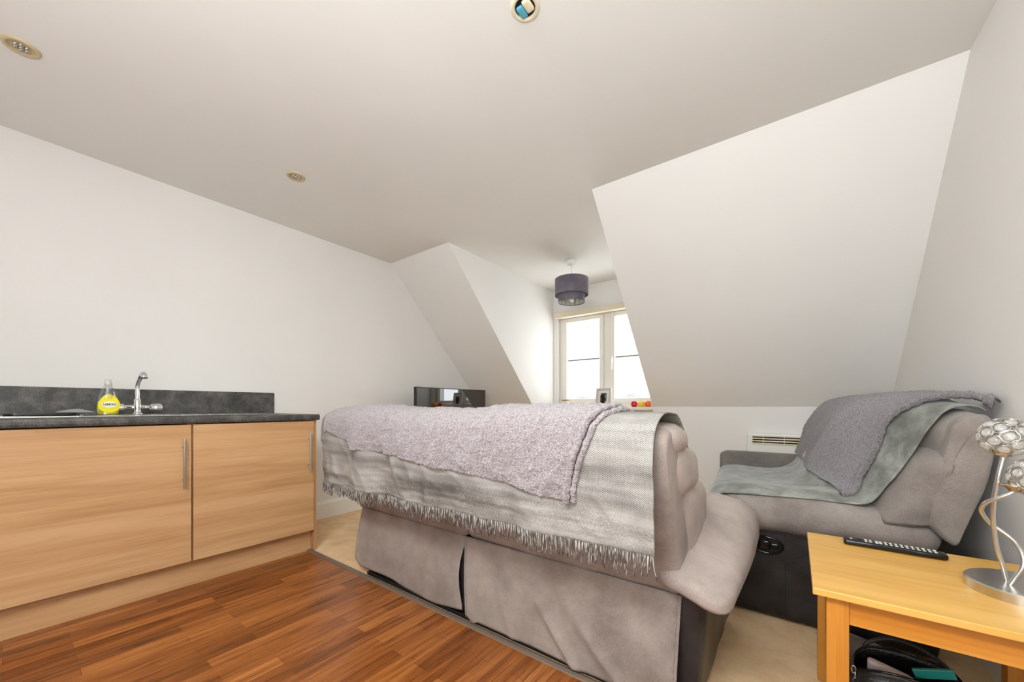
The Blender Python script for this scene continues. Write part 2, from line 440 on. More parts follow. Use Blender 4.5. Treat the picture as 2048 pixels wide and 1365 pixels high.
# window wall
WX0, WX1, WZ0, WZ1 = .885, 2.105, .955, 2.10
mw = MB(); mw.box((DX0, YW, 0), (DX1, YW+.16, WZ0)); mw.box((DX0, YW, WZ1), (DX1, YW+.16, CH))
mw.box((DX0, YW, WZ0), (WX0, YW+.16, WZ1)); mw.box((WX1, YW, WZ0), (DX1, YW+.16, WZ1))
struct(mw.build('wall_window', M['wall']), 'end wall of the recess around the window')
# wall behind the camera with tall doors' opening
mb = MB(); mb.box((-.1, YB-.1, 0), (3.95, YB, CH))
struct(mb.build('wall_back', M['wall']), 'plain white wall behind the camera')
# skirting
def skirt(y0, y1):
    return MB().prism([(0, 0), (.016, 0), (.016, .125), (.010, .14), (.006, .152), (0, .152)], 1, y0, y1)
struct(skirt(1.263, YK).build('baseboard_left', M['gloss_white']), 'white skirting board on the left wall')
struct(MB().box((0, YK-.016, 0), (DX0, YK, .15)).build('baseboard_knee_left', M['gloss_white']), 'white skirting under the left slope')
struct(MB().box((DX1, YK-.016, 0), (3.79, YK, .15)).build('baseboard_knee_right', M['gloss_white']), 'white skirting under the right slope')
mbr = MB(); mbr.prism([(f(.2)-.016, .2), (f(.2), .2), (f(3.66), 3.66), (f(3.66)-.016, 3.66)], 2, 0, .15)
struct(mbr.build('baseboard_right', M['gloss_white']), 'white skirting on the right wall')
# sill
struct(MB().box((DX0, 4.035, .925), (DX1, YW+.04, .957)).build('trim_2', M['gloss_white'], bevel=.006), 'white window sill board in the recess')

# window
win = thing('window_1', 'white plastic two-casement window in the dormer recess', None, (1.495, 4.19, WZ0)); win['kind'] = 'structure'
FY0, FY1 = 4.185, 4.245
def ring(m, x0, x1, z0, z1, w, y0, y1):
    m.box((x0, y0, z0), (x0+w, y1, z1)); m.box((x1-w, y0, z0), (x1, y1, z1))
    m.box((x0+w, y0, z0), (x1-w, y1, z0+w)); m.box((x0+w, y0, z1-w), (x1-w, y1, z1))
m = MB(); ring(m, WX0, WX1, WZ0, WZ1, .05, FY0+.012, FY1+.02); m.box((1.47, FY0+.012, WZ0+.05), (1.55, FY1+.02, WZ1-.05))
m.build('window_frame', M['upvc'], win, bevel=.004)
for k, (x0, x1) in enumerate(((WX0+.05, 1.47), (1.55, WX1-.05))):
    m = MB(); ring(m, x0+.002, x1-.002, WZ0+.052, WZ1-.052, .05, FY0, FY1)
    sash = m.build('sash', M['upvc'], win, bevel=.005)
    MB().box((x0+.05, FY1-.03, WZ0+.1), (x1-.05, FY1-.026, WZ1-.1)).build('pane', M['pane'], sash)
    MB().box((x0+.05, FY1-.036, 1.525), (x1-.05, FY1-.018, 1.538)).build('glazing_bar', Mat('grey_bar', (120, 116, 110), .6).m, sash)
    hx = x1-.024 if k == 0 else x0+.024
    m = MB(); m.box((hx-.012, FY0-.018, 1.46), (hx+.012, FY0, 1.54)); m.box((hx-.008, FY0-.034, 1.38 if k else 1.40), (hx+.008, FY0-.018, 1.52))
    m.build('handle', M['white_plastic'], sash, bevel=.004)
m = MB(); m.box((.862, 4.075, 2.045), (2.13, 4.14, 2.115))
bl = thing('roller_blind', 'cream roller blind rolled up above the window', 'blind', (1.5, 4.1, 2.05))
m.build('cassette', M['blind'], bl, bevel=.012, bseg=3)
MB().tube([(.875, 4.09, 2.05), (.876, 4.088, 1.6), (.876, 4.088, 1.15), (.884, 4.088, 1.13), (.892, 4.088, 1.15), (.892, 4.09, 2.05)], .0018, 6).build('pull_cord', M['white_plastic'], bl)

# distant roofs seen low in the window
for (x0, w, h, yy, lb) in ((-10.3, 3.4, 1.8, 34, 'distant house coloured pale for haze, low beyond the right-hand pane'), (-17.5, 3.6, 1.75, 38, 'distant house coloured pale for haze, low beyond the left-hand pane')):
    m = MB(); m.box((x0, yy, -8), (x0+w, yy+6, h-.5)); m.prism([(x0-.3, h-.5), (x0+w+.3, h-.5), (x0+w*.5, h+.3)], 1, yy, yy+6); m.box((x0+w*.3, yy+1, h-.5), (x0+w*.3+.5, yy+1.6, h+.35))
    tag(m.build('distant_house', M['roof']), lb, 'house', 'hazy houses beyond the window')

# ---------------------------------------------------------------- ceiling spotlights and pendant
def spot(x, y, label, full=True):
    t = thing('recessed_spotlight', label, 'spotlight', (x, y, CH), 'recessed spotlights in the ceiling')
    prof = [(.036, .012), (.036, -.004), (.040, -.008), (.050, -.006), (.053, 0), (.053, .002)]
    m = MB().lathe([(a, CH+b) for a, b in prof], (x, y, 0), 40); m.build('bezel', M['dirty_cream'] if full else M['cream'], t, smooth=True)
    return t
for x, y, lb in ((.775, .045, 'round recessed spotlight nearest the upper left corner, above the sink'), (.757, 1.096, 'small round recessed spotlight in the middle of the ceiling over the left wall')):
    t = spot(x, y, lb)
    MB().lathe([(0, CH-.001), (.02, CH-.002), (.034, CH-.0005), (.036, CH-.0035)], (x, y, 0), 24).build('lamp_rim', M['dirty_cream'], t, smooth=True)
    m = MB()
    for k in range(7):
        a = k*PI/3; r = 0 if k == 6 else .017
        m.lathe([(0, CH-.010), (.006, CH-.0085), (.008, CH-.002)], (x+r*math.cos(a), y+r*math.sin(a), 0), 10)
    m.build('bulb', M['refl'], t, smooth=True)
x, y = 2.477, 1.124
t = spot(x, y, 'open recessed fitting at the top edge showing a blue piece inside', False)
MB().lathe([(0, CH-.0005), (.037, CH-.0005)], (x, y, 0), 24).build('housing', M['dark'], t)
MB().rbox((x-.028, y-.02, CH-.012), (x-.002, y+.026, CH-.001), .01, 6).build('cable_connector', M['sky_blue'], t, smooth=True)
MB().rbox((x+.0, y-.028, CH-.013), (x+.03, y+.02, CH-.001), .01, 6).build('clip', M['cream'], t, smooth=True)

pd = thing('pendant_lamp', 'grey two-tier drum pendant lamp hanging before the window', 'lamp', (1.485, 3.364, CH))
px, py = 1.485, 3.364
MB().lathe([(0, CH), (.05, CH), (.05, CH-.018), (.04, CH-.035), (.012, CH-.04), (0, CH-.04)], (px, py, 0), 32).build('ceiling_rose', M['white_plastic'], pd, smooth=False)
MB().tube([(px, py, CH-.04), (px, py, 2.10)], .004, 8).build('cable', M['white_plastic'], pd)
M['shade'] = weave('purple_grey_shade', (88, 82, 92), (108, 102, 112), (126, 120, 130), 1400, .15, .1, .0)
def drum(r, z0, z1): return MB().lathe([(r, z0), (r, z1), (r-.003, z1), (r-.003, z0), (r, z0)], (px, py, 0), 64)
sh = drum(.163, 2.062, 2.222).build('lamp_shade', M['shade'], pd, smooth=False)
drum(.1635, 2.060, 2.066).build('trim', M['shade'], sh)
sh2 = drum(.13, 1.992, 2.11).build('lamp_shade', M['shade'], pd, smooth=False)
MB().lathe([(.127, 2.0), (.127, 2.10)], (px, py, 0), 48).build('lining', Mat('shade_lining', (205, 203, 190), .8).m, sh2)
m = MB()
for a in (0, 2*PI/3, 4*PI/3): m.tube([(px, py, 2.10), (px+.162*math.cos(a), py+.162*math.sin(a), 2.2)], .0025, 6); m.tube([(px, py, 2.10), (px+.128*math.cos(a), py+.128*math.sin(a), 2.1)], .0025, 6)
m.build('shade_carrier', M['white_plastic'], pd)
MB().lathe([(0, 1.995), (.012, 1.998), (.022, 2.008), (.026, 2.022), (.022, 2.038), (.013, 2.055), (.013, 2.10), (0, 2.10)], (px, py, 0), 24).build('bulb', M['lamp_off'], pd, smooth=True)

# ---------------------------------------------------------------- sill things
pt = thing('plant_pot', 'small white pot with a brown top at the left end of the sill', 'pot', (1.02, 4.09, .957))
MB().lathe([(0, .957), (.036, .957), (.044, 1.02), (.044, 1.035), (.038, 1.035), (.036, 1.03), (0, 1.03)], (1.02, 4.09, 0), 32).build('pot', M['pot'], pt, smooth=False)
MB().lathe([(0, 1.031), (.047, 1.031), (.047, 1.044), (0, 1.046)], (1.02, 4.09, 0), 32).build('lid', M['soil'], pt)
pf = thing('photo_frame', 'silver grey picture frame with a black and white photo leaning on the sill', 'picture frame', (1.51, 4.07, .957))
def tilt(m, y0, z0, a):
    c, q = math.cos(a), math.sin(a); m.v = [(x, y0+(y-y0)*c+(z-z0)*q, z0+(z-z0)*c-(y-y0)*q) for x, y, z in m.v]; return m
m = MB(); ring(m, 1.42, 1.60, .957, 1.175, .026, 4.062, 4.078); tilt(m, 4.062, .957, .16).build('frame', M['frame_grey'], pf, bevel=.003)
m = MB().box((1.444, 4.069, .981), (1.576, 4.072, 1.151)); tilt(m, 4.062, .957, .16).build('mount', M['mount'], pf)
m = MB().box((1.473, 4.0665, 1.012), (1.547, 4.069, 1.12)); tilt(m, 4.062, .957, .16).build('photo', M['photo'], pf)
m = MB().box((1.49, 4.08, .96), (1.53, 4.084, 1.10)); tilt(m, 4.08, .96, -.1).build('strut', M['dark'], pf)
cx = [(1.87, 'red_glass', 'red glass tealight holder, leftmost of the three on the sill'), (1.943, 'yellow_glass', 'yellow glass tealight holder between the red and orange ones'), (2.015, 'orange_glass', 'orange glass tealight holder at the right end of the sill')]
base = None
for x, mt, lb in cx:
    cyy = 4.065
    t = thing('candle_holder', lb, 'candle holder', (x, cyy, .957), 'coloured tealight holders on the sill')
    MB().lathe([(0, .957), (.022, .957), (.031, .972), (.034, .99), (.030, 1.008), (.024, 1.02), (.021, 1.02), (.027, 1.006), (.030, .99), (.027, .974), (.018, .964), (0, .964)], (x, cyy, 0), 28).build('glass', M[mt], t, smooth=True)
    MB().cyl((x, cyy, .9645), .019, .014, 20).build('tealight', M['white_plastic'], t)

# ---------------------------------------------------------------- television
tv = thing('television', 'black flat screen television behind the sofa, reflecting the window', 'television', (.33, 2.76, .65))
ux, uy = 0., 1.
A0 = (.35, 2.364); LT = 1.018; ZT = 1.152; ZB = ZT-.585
def tvp(s, d, z): return (A0[0]+ux*s+uy*d, A0[1]+uy*s-ux*d, z)   # d>0 towards the room
def tvbox(s0, s1, d0, d1, z0, z1):
    vs = [tvp(s, d, z) for z in (z0, z1) for (s, d) in ((s0, d0), (s1, d0), (s1, d1), (s0, d1))]
    return MB().add(vs, [(3, 2, 1, 0), (4, 5, 6, 7), (0, 1, 5, 4), (1, 2, 6, 5), (2, 3, 7, 6), (3, 0, 4, 7)])
tvbox(0, LT, -.035, 0, ZB, ZT).build('housing', M['black_plastic'], tv, bevel=.004)
tvbox(.008, LT-.008, 0, .0015, ZB+.014, ZT-.008).build('screen', M['screen'], tv)
tvbox(.2, .68, -.07, -.035, ZB+.06, ZB+.34).build('rear_housing', M['black_plastic'], tv, bevel=.01)
m = tvbox(.40, .48, -.10, -.07, ZB+.12, ZB+.30); q = tvp(.44, -.1, ZB+.2)
m.tube([q, (.004, q[1]+.02, q[2])], .018, 10); m.box((.001, q[1]-.06, q[2]-.1), (.008, q[1]+.1, q[2]+.1)); m.build('wall_bracket', M['black_plastic'], tv)

# ---------------------------------------------------------------- heater
ht = thing('panel_heater', 'white wall panel heater with dark louvred slots behind the armchair', 'heater', (3.28, YK, .33))
MB().box((2.945, 3.60, .33), (3.62, YK, .748)).build('body', M['white_plastic'], ht, bevel=.012, bseg=3)
MB().box((2.985, 3.597, .665), (3.58, 3.602, .73)).build('grille', M['dark'], ht)
m = MB()
for z in (.664, .6835, .703, .7225): m.box((2.98, 3.592, z), (3.585, 3.603, z+.0095))
for x in (3.055, 3.19, 3.325, 3.46): m.box((x, 3.593, .665), (x+.004, 3.603, .73))
m.build('louvres', M['cream'], ht)

# ---------------------------------------------------------------- kitchen units
XD = .70; ZD0 = .143; ZD1 = .866
def handle(y, z0, z1, par):
    m = MB().tube([(XD+.032, y, z0), (XD+.032, y, z1)], .006, 14)
    for z in (z0+.045, z1-.045): m.tube([(XD, y, z), (XD+.032, y, z)], .0045, 10)
    return m.build('handle', M['satin'], par, smooth=False, label='satin steel bar handle')
def cabinet(y0, y1, yh, label):
    c = thing('base_cabinet', label, 'cabinet', (.4, (y0+y1)/2, 0), 'wood effect base cabinets under the worktop')
    m = MB(); m.box((.02, y0, .15), (XD-.02, y0+.016, .87)); m.box((.02, y1-.016, .15), (XD-.02, y1, .87)); m.box((.02, y0+.016, .15), (XD-.02, y1-.016, .166)); m.box((.02, y0+.016, .166), (.03, y1-.016, .87))
    m.build('body', M['beech_v'], c)
    d = MB().box((XD-.018, y0+.002, ZD0), (XD, y1-.002, ZD1)).build('door', M['beech'], c, bevel=.0015)
    handle(yh, .537, .796, d); return c
cabinet(-.35, .599, .562, 'wood effect base cabinet under the sink, left of the two, with bar handle')
c2 = cabinet(.603, 1.236, 1.197, 'narrower wood effect base cabinet at the right end of the worktop')
MB().box((.004, 1.238, .0), (XD-.012, 1.256, .872)).build('end_panel', M['beech_v'], c2, bevel=.001)
tag(MB().box((.632, -.36, 0), (.65, 1.236, .142)).build('plinth', M['beech']), 'wood effect plinth board along the floor under both cabinets', 'plinth')
wt = thing('worktop', 'dark slate effect worktop with matching upstand along the wall', 'worktop', (.36, .4, .872))
SX0, SX1, SY0, SY1 = .17, .60, -.14, .27
m = MB(); m.box((0, -.42, .872), (SX0, 1.262, .91)); m.box((SX0, -.42, .872), (SX1, SY0, .91)); m.box((SX0, SY1, .872), (SX1, 1.262, .91))
prof = [(SX1, .872), (.712, .872), (.719, .876), (.722, .885), (.722, .898), (.719, .906), (.711, .91), (SX1, .91)]
m.prism([(p[0], p[1]) for p in prof], 1, -.42, 1.262)
m.build('surface', M['worktop'], wt)
MB().box((0, -.42, .91), (.014, 1.262, 1.067)).build('upstand', M['worktop'], wt, bevel=.001)
sk = thing('sink', 'stainless steel inset sink with drainer in the worktop', 'sink', (.4, .4, .91))
m = MB(); z0, z1 = .911, .9155
m.box((.14, -.2, z0), (SX0+.01, 1.03, z1)); m.box((SX1-.01, -.2, z0), (.665, 1.03, z1)); m.box((SX0+.01, -.2, z0), (SX1-.01, SY0+.01, z1)); m.box((SX0+.01, SY1-.01, z0), (SX1-.01, 1.03, z1))
m.build('rim', M['steel'], sk, bevel=.002)
m = MB()
for k in range(9): m.box((.21, .40+k*.06, z1-.001), (.59, .415+k*.06, z1+.003))
m.build('drainer_ridges', M['steel'], sk, bevel=.001)
m = MB(); m.grid(lambda u, v: (SX0+.012+(SX1-SX0-.024)*u, SY0+.012+(SY1-SY0-.024)*v, .911-.15*min(1, (min(u, 1-u, v, 1-v)*9))**.6), 36, 36); m.build('bowl', M['steel'], sk, smooth=True)
# black tray over the bowl
m = MB().rbox((.33, .0, .9165), (.55, .22, .932), .006, 6); ty = m.build('black_tray', M['gloss_black'], smooth=True, bevel=0)
tag(ty, 'flat black tray lying across the sink at the left', 'tray')
def rag(u, v):
    x = .38+.16*u; y = .15+.12*v; return (x, y, .9345+.014*math.sin(PI*u)*math.sin(PI*v)*(1+.6*N(x, y, 0, 30)))
o = MB().grid(rag, 24, 24).build('dish_cloth', Mat('speckled_cloth', (150, 150, 144), .9).m, smooth=True, solid=.0015); tag(o, 'crumpled pale grey cloth on the black tray', 'cloth')

# tap
tp = thing('mixer_tap', 'chrome mixer tap with two cross-set handles behind the sink', 'tap', (.12, .49, .9155))
tx, ty_ = .152, .475
m = MB().lathe([(0, .9155), (.027, .9155), (.027, .921), (.02, .926), (.018, .94), (.021, .95), (.021, .972), (.017, .98), (.017, 1.0), (.013, 1.006), (0, 1.006)], (tx, ty_, 0), 28); m.build('body', M['chrome'], tp, smooth=True)
MB().tube([(tx, ty_-.06, .957), (tx, ty_+.06, .957)], .012, 16).build('crossbar', M['chrome'], tp, smooth=True)
for sgn in (-1, 1):
    MB().lathe([(0, 0), (.014, 0), (.019, .006), (.019, .022), (.021, .028), (.021, .05), (.017, .056), (0, .056)] if sgn > 0 else [(0, 0), (.014, 0), (.019, -.006), (.019, -.022), (.021, -.028), (.021, -.05), (.017, -.056), (0, -.056)], (tx, ty_+sgn*.052, .957), 10, axis=1).build('tap_handle', M['chrome'], tp, smooth=False)
sp, _ = arc([(tx, ty_, 1.0), (tx, ty_, 1.045), (tx+.004, ty_, 1.085), (tx+.03, ty_+.004, 1.115), (tx+.06, ty_+.008, 1.14), (tx+.085, ty_+.01, 1.15), (tx+.10, ty_+.011, 1.143), (tx+.108, ty_+.012, 1.125)])
MB().tube([sp(i/30) for i in range(31)], .0125, 16, rfn=lambda t: 1.0+.25*sm(.75, .9, t)-.25*sm(.1, .3, t)*(1-sm(.5, .75, t))).build('spout', M['chrome'], tp, smooth=True)

# bottle
bt = thing('washing_up_liquid_bottle', 'clear bottle of yellow lemon washing-up liquid beside the tap', 'bottle', (.25, .345, .917))
bx, by = .25, .345; ba = math.radians(4)
def bot(prof, d=1, zlo=None, zhi=None):
    m = MB(); P, _ = arc(prof); n = 40; k = 36; vs = []; fs = []
    for j in range(n+1):
        w, z = P(j/n)
        th = min(w, .024+.2*(w-.024) if w > .024 else w)
        for i in range(k):
            a = 2*PI*i/k; xx = th*math.cos(a)*d; yy = w*math.sin(a)*d
            vs.append((bx+xx*math.cos(ba)-yy*math.sin(ba), by+xx*math.sin(ba)+yy*math.cos(ba), z))
    for j in range(n):
        for i in range(k): fs.append((j*k+i, j*k+(i+1) % k, (j+1)*k+(i+1) % k, (j+1)*k+i))
    fs.append(tuple(range(k-1, -1, -1))); fs.append(tuple(n*k+i for i in range(k)))
    return m.add(vs, fs)
full = [(.036, .917), (.043, .925), (.045, .945), (.044, .975), (.039, 1.01), (.030, 1.045), (.018, 1.07), (.014, 1.08)]
bot(full).build('bottle_body', M['clear'], bt, smooth=True)
bot([(.034, .919), (.041, .926), (.043, .945), (.042, .975), (.0395, .99)], .98).build('liquid', M['liquid'], bt, smooth=True)
MB().lathe([(0, 1.078), (.016, 1.078), (.016, 1.094), (.013, 1.10), (.012, 1.108), (0, 1.110)], (bx, by, 0), 24).build('cap', Mat('frosted_cap', (205, 203, 198), .3).m, bt, smooth=False)
def oval(cz, w, h, d, mat, nm, par, egg=0):
    n = 40; dd = d
    def P(r, a):
        yy = w*r*math.sin(a); zz = cz+h*r*math.cos(a)*(1+egg*math.cos(a)); yy *= (1-egg*1.2*math.cos(a))
        th = .0285-.35*abs(yy)**1.6+dd; th -= .18*max(0, zz-.985)
        return (bx+th*math.cos(ba)-yy*math.sin(ba), by+th*math.sin(ba)+yy*math.cos(ba), zz)
    m = MB().grid(lambda u, v: P(u, 2*PI*v), 6, n); return m.build(nm, mat, par, smooth=True)
lb = oval(.973, .041, .050, .0015, M['label_yellow'], 'label', bt, .1)
oval(.972, .029, .018, .0028, M['label_white'], 'label_panel', lb)
cu = bpy.data.curves.new('lettering', 'FONT'); cu.body = 'LEMON'; cu.size = .0145; cu.align_x = 'CENTER'; cu.align_y = 'CENTER'; cu.extrude = .0003; cu.offset = .0003
tmp = bpy.data.objects.new('t', cu); C.objects.link(tmp); bpy.context.view_layer.update()
me = bpy.data.meshes.new_from_object(tmp.evaluated_get(bpy.context.evaluated_depsgraph_get())); bpy.data.objects.remove(tmp)
tx_ = bpy.data.objects.new('lettering', me); C.objects.link(tx_); me.materials.clear(); me.materials.append(M['ink']); tx_.parent = lb
tx_.location = Vector((bx+.0325*math.cos(ba), by+.0325*math.sin(ba), .972))-origin(lb); tx_.rotation_euler = (PI/2, 0, PI/2+ba)

# ---------------------------------------------------------------- the two-seat sofa, its back to the camera
sf = thing('recliner_sofa', 'pinkish grey two-seat recliner sofa with its back to the camera', 'sofa', (2.06, 1.7, 0))
def wr(x, y, z, amp=.004, s=9): return amp*N(x+3, y, z, s)
def backrest(x0, x1, nm='backrest'):
    # outline in (y, z), closed, clockwise from lower rear
    P = [(1.275, .362), (1.225, .47), (1.155, .62), (1.095, .77), (1.08, .85), (1.11, .895), (1.17, .89), (1.23, .80), (1.30, .64), (1.36, .50), (1.40, .42), (1.36, .37), (1.31, .36)]
    n = 60; K = 26; cyy, czz = 1.24, .62; Q = [cr(P+[P[0]], i/n) for i in range(n)]; vs = []; fs = []; r = .03
    xs = [x0, x0+.002, x0+.008, x0+.018, x0+.03]+[x0+.03+(x1-x0-.06)*k/K for k in range(1, K)]+[x1-.03, x1-.018, x1-.008, x1-.002, x1]
    for x in xs:
        e = min(x-x0, x1-x); ins = r-math.sqrt(max(0, r*r-(r-min(e, r))**2))
        for (y, z) in Q:
            dy, dz = y-cyy, z-czz; l = math.hypot(dy, dz); k = (l-ins*.8)/l
            yy = cyy+dy*k; zz = czz+dz*k; w = wr(x, yy, zz, .012, 3)+wr(x, yy, zz, .005, 10)
            vs.append((x, yy+w, zz+w*.3))
    for i in range(len(xs)-1):
        for j in range(n): fs.append((i*n+j, i*n+(j+1) % n, (i+1)*n+(j+1) % n, (i+1)*n+j))
    fs.append(tuple(range(n))); fs.append(tuple((len(xs)-1)*n+j for j in range(n-1, -1, -1)))
    return MB().add(vs, fs).build(nm, M['sofa'], sf, smooth=True)
backrest(1.175, 2.055); backrest(2.06, 2.975)
# plump back cushions in three rolls
def bc(x0, x1):
    for (ya, yb, za, zb, nm) in ((1.12, 1.33, .80, .915, 'headrest'), (1.17, 1.50, .645, .85, 'back_cushion'), (1.30, 1.66, .415, .70, 'back_cushion')):
        def fn(x, y, z, ya=ya, yb=yb, za=za, zb=zb):
            t = (z-za)/(zb-za); y += .06*(0.5-t); w = .010*N(x, y, z, 8); dz = -.012*sm(.3, 1, abs((x-(x0+x1)/2)/((x1-x0)/2)))*(t-.5); return (x+w*.4, y+w, z+w+dz)
        MB().rbox((x0, ya, za), (x1, yb, zb), .075, fn=fn, segs=(30, 14, 12)).build(nm, M['sofa_light'], sf, smooth=True)
bc(1.20, 2.05); bc(2.065, 2.988)
for x0, x1 in ((1.26, 2.055), (2.065, 2.88)):
    MB().rbox((x0, 1.42, .30), (x1, 1.96, .47), .06, fn=lambda x, y, z: (x, y, z+.01*N(x, y, z, 6)), segs=(16, 14, 6)).build('seat_cushion', M['sofa'], sf, smooth=True)
MB().box((1.27, 1.268, .004), (2.95, 1.94, .30)).build('base', M['leather'], sf, bevel=.01)
MB().box((1.30, 1.242, .004), (2.96, 1.30, .022)).build('base_shadow_strip', M['black_plastic'], sf, bevel=.002)  # black strip for the base edge and the shadow under the panels
for k in (0, 1):
    fx = (lambda x: x) if k == 0 else (lambda x: 4.33-x)
    ys = 0 if k == 0 else .16
    def arm(x, y, z, fx=fx):
        t = max(0, .42-z); xx = x-.05*t*(1 if x > 2.95 else 0); yy = y+.10*t*(1-sm(1.3, 1.5, y))*.6; w = .006*N(x, y, z, 7)
        return (fx(xx+w), yy+w, z)
    MB().rbox((2.93, 1.268+ys*.2, .012), (3.04, 1.95, .415), .028, fn=arm, segs=(8, 24, 14)).build('arm_base', M['leather'], sf, smooth=True)
    def pad(x, y, z, fx=fx):
        t = sm(1.15, 1.85, y); u = (x-2.90)/(.23)
        zz = z-.05*max(0, u-.35)
        top = max(0, (z-.385)/.19); zz -= .115*(1-t)*top
        xx = x-.02*(1-t)*max(0, u)+.010*math.sin(PI*(y-1.15)/.9)
        w = .005*N(x, y, z, 6); yy = y-.07*(u-.4)*(1-sm(1.2, 1.4, y))
        return (fx(xx+w), yy+w, zz+w)
    MB().rbox((2.885, 1.20+ys, .375), (3.13, 1.965, .58), .085, fn=pad, segs=(18, 36, 16)).build('armrest', M['sofa_light'], sf, smooth=True)
    # piped hem of the arm pad
# loose rear panels
def zb_l(x): return lin([(1.16, .13), (1.2, .085), (1.26, .05), (1.36, .045), (1.54, .035), (1.66, .018), (1.88, .024), (2.06, .045)], x)
def panel_l(u, v):
    x = 1.168+(2.055-1.168)*u
    if u > .9: x -= .030*math.sin(PI*min(1, v*1.05))*(u-.9)/.1
    if u < .03: x += .012*v
    z = .366+(zb_l(x)-.366)*v
    y = 1.272-.035*math.sin(PI*.5*v)+.010*v*math.sin(x*9)+.012*v*N(x, 0, z, 5)
    if u < .06: y += .03*((.06-u)/.06)**2
    return (x, y, z)
MB().grid(panel_l, 90, 30).build('rear_panel', M['sofa'], sf, smooth=True, solid=.004)
def zb_r(x): return lin([(2.07, .040), (2.125, .008), (2.15, .022), (2.29, .024), (2.46, .022), (2.57, .022), (2.66, .016), (2.98, .014)], x)
def panel_r(u, v):
    x = 2.048+(2.972-2.048)*u; x += (.03*v*(1-sm(0, .25, u)))-.012*v*sm(.75, 1, u)
    z = .368+(zb_r(x)-.368)*v
    y = 1.268-.032*math.sin(PI*.5*v)-.006*(1-u)*(v > 0)
    # diagonal drag folds
    for (xa, xb, w, a) in ((2.30, 2.62, .022, .016), (2.42, 2.80, .030, .015), (2.18, 2.34, .02, .006)):
        xc = xa+(xb-xa)*v; y -= a*math.exp(-((x-xc)/w)**2)*sm(.25, .8, v)
    y += .008*v*N(x, 0, z, 6)
    return (x, y, z)
MB().grid(panel_r, 110, 34).build('rear_panel', M['sofa'], sf, smooth=True, solid=.004)
for uu in (.012, .988):
    MB().tube([(panel_r(uu, v/20)[0], panel_r(uu, v/20)[1]-.003, panel_r(uu, v/20)[2]) for v in range(21)], .0022, 6).build('hem', M['sofa'], sf, smooth=True)
# ---- herringbone throw over the back
def crest(x): return .012*sm(1.2, 1.5, x)*(1-sm(1.6, 1.8, x))-.004*sm(1.75, 1.9, x)*(1-sm(2.2, 2.35, x))+.012*sm(2.25, 2.4, x)*(1-sm(2.72, 2.82, x))
TP = [(1.40, .80), (1.335, .875), (1.27, .918), (1.18, .937), (1.10, .925), (1.055, .89), (1.045, .83), (1.05, .74), (1.056, .64), (1.06, .548)]
tf, TL = arc(TP)
def tsurf(x, s, off=0, fold=1):
    """s in metres along the drape from the seat side to the hem"""
    y, z = tf(s/TL); y2, z2 = tf(min(1, s/TL+.01)); y1, z1 = tf(max(0, s/TL-.01))
    dy, dz = y2-y1, z2-z1; l = math.hypot(dy, dz) or 1; ny, nz_ = dz/l, -dy/l       # outward normal
    if ny*(1.2-y) > 0 and z < .8 and ny > 0: ny, nz_ = -ny, -nz_
    top = sm(.80, .9, z); h = sm(.30, .62, s)
    f = fold*(h*(.020*N(x, 0, s*.25, 5.5)+.012*math.sin(x*13+1.3*math.sin(x*4))*sm(1.0, 1.3, x)*(1-sm(2.3, 2.7, x)*.7))+.004*N(x, s, 0, 14))
    o = off+f
    return (x, y+ny*o, z+nz_*o+crest(x)*top)
# orient normals: at the crest they must point up, at the rear towards the camera (-y)
_t = tsurf(2, .2, .01, 0); _b = tsurf(2, .2, 0, 0)
SG = 1 if _t[2] > _b[2] else -1
def ts(x, s, off=0, fold=1): 
    y, z = tf(s/TL); y2, z2 = tf(min(1, s/TL+.01)); y1, z1 = tf(max(0, s/TL-.01))
    dy, dz = y2-y1, z2-z1; l = math.hypot(dy, dz) or 1; ny, nz_ = dz/l, -dy/l       # rear: dz<0 -> ny<0 ; crest: dy<0 -> nz>0
    top = sm(.80, .9, z); h = sm(.30, .62, s)
    f = fold*(h*(.022*N(x, 0, s*.25, 5.5)+.012*math.sin(x*13+1.3*math.sin(x*4))*sm(1.0, 1.3, x)*(1-sm(2.3, 2.7, x)*.7))+.004*N(x, s, 0, 14))
    if fold: f += h*.010*max(0, 1-3.2*abs(N(x*.9+s*.35, 1, s*.7-x*.2, 5)))**2*(1-sm(.95, 1, s/TL)*.3)+h*.006*max(0, 1-4*abs(N(x-s*.5, 7, s+x*.3, 8)))**2
    o = off+f
    return (x, y+ny*o, z+nz_*o+crest(x)*top)
TX0, TX1 = 1.185, 2.965
tb = thing('fringed_throw', 'grey herringbone throw with a fringed hem hanging over the sofa back', 'throw', (2.06, 1.1, .95))
def hem(x): return TL-.004*math.sin(x*7)
def tw(u, v):
    s = v*hem(TX0+(TX1-TX0)*u); x = TX0+(TX1-TX0)*u
    x += .03*(1-u)*(1-sm(.15, .5, v)) - .012*u*sm(.3, .6, v)
    return ts(x, s, .008)
def twuv(u, v): return (TX0+(TX1-TX0)*u, v*TL)
MB().grid(tw, 180, 70, twuv).build('cloth', M['throw'], tb, smooth=True, solid=.003)
m = MB(); nF = 330
for i in range(nF):
    u = (i+random.uniform(-.3, .3))/nF; u = max(0, min(1, u)); p = tw(u, 1.0)
    cl = math.sin(i*.9)*.5+random.uniform(-.5, .5); ln = random.uniform(.040, .064); q = Vector(p)
    dx = cl*.006+random.uniform(-.008, .008)
    pts = [q+Vector((0, -.001, .003)), q+Vector((dx*.3, -.003, -ln*.35)), q+Vector((dx*.8, random.uniform(-.004, .004), -ln*.7)), q+Vector((dx*1.3, random.uniform(-.006, .004), -ln))]
    m.tube(pts, .0023, 5, rfn=lambda t: 1.1-.5*t)
o = m.build('fringe', M['thread'], tb, smooth=True); o['kind'] = 'stuff'

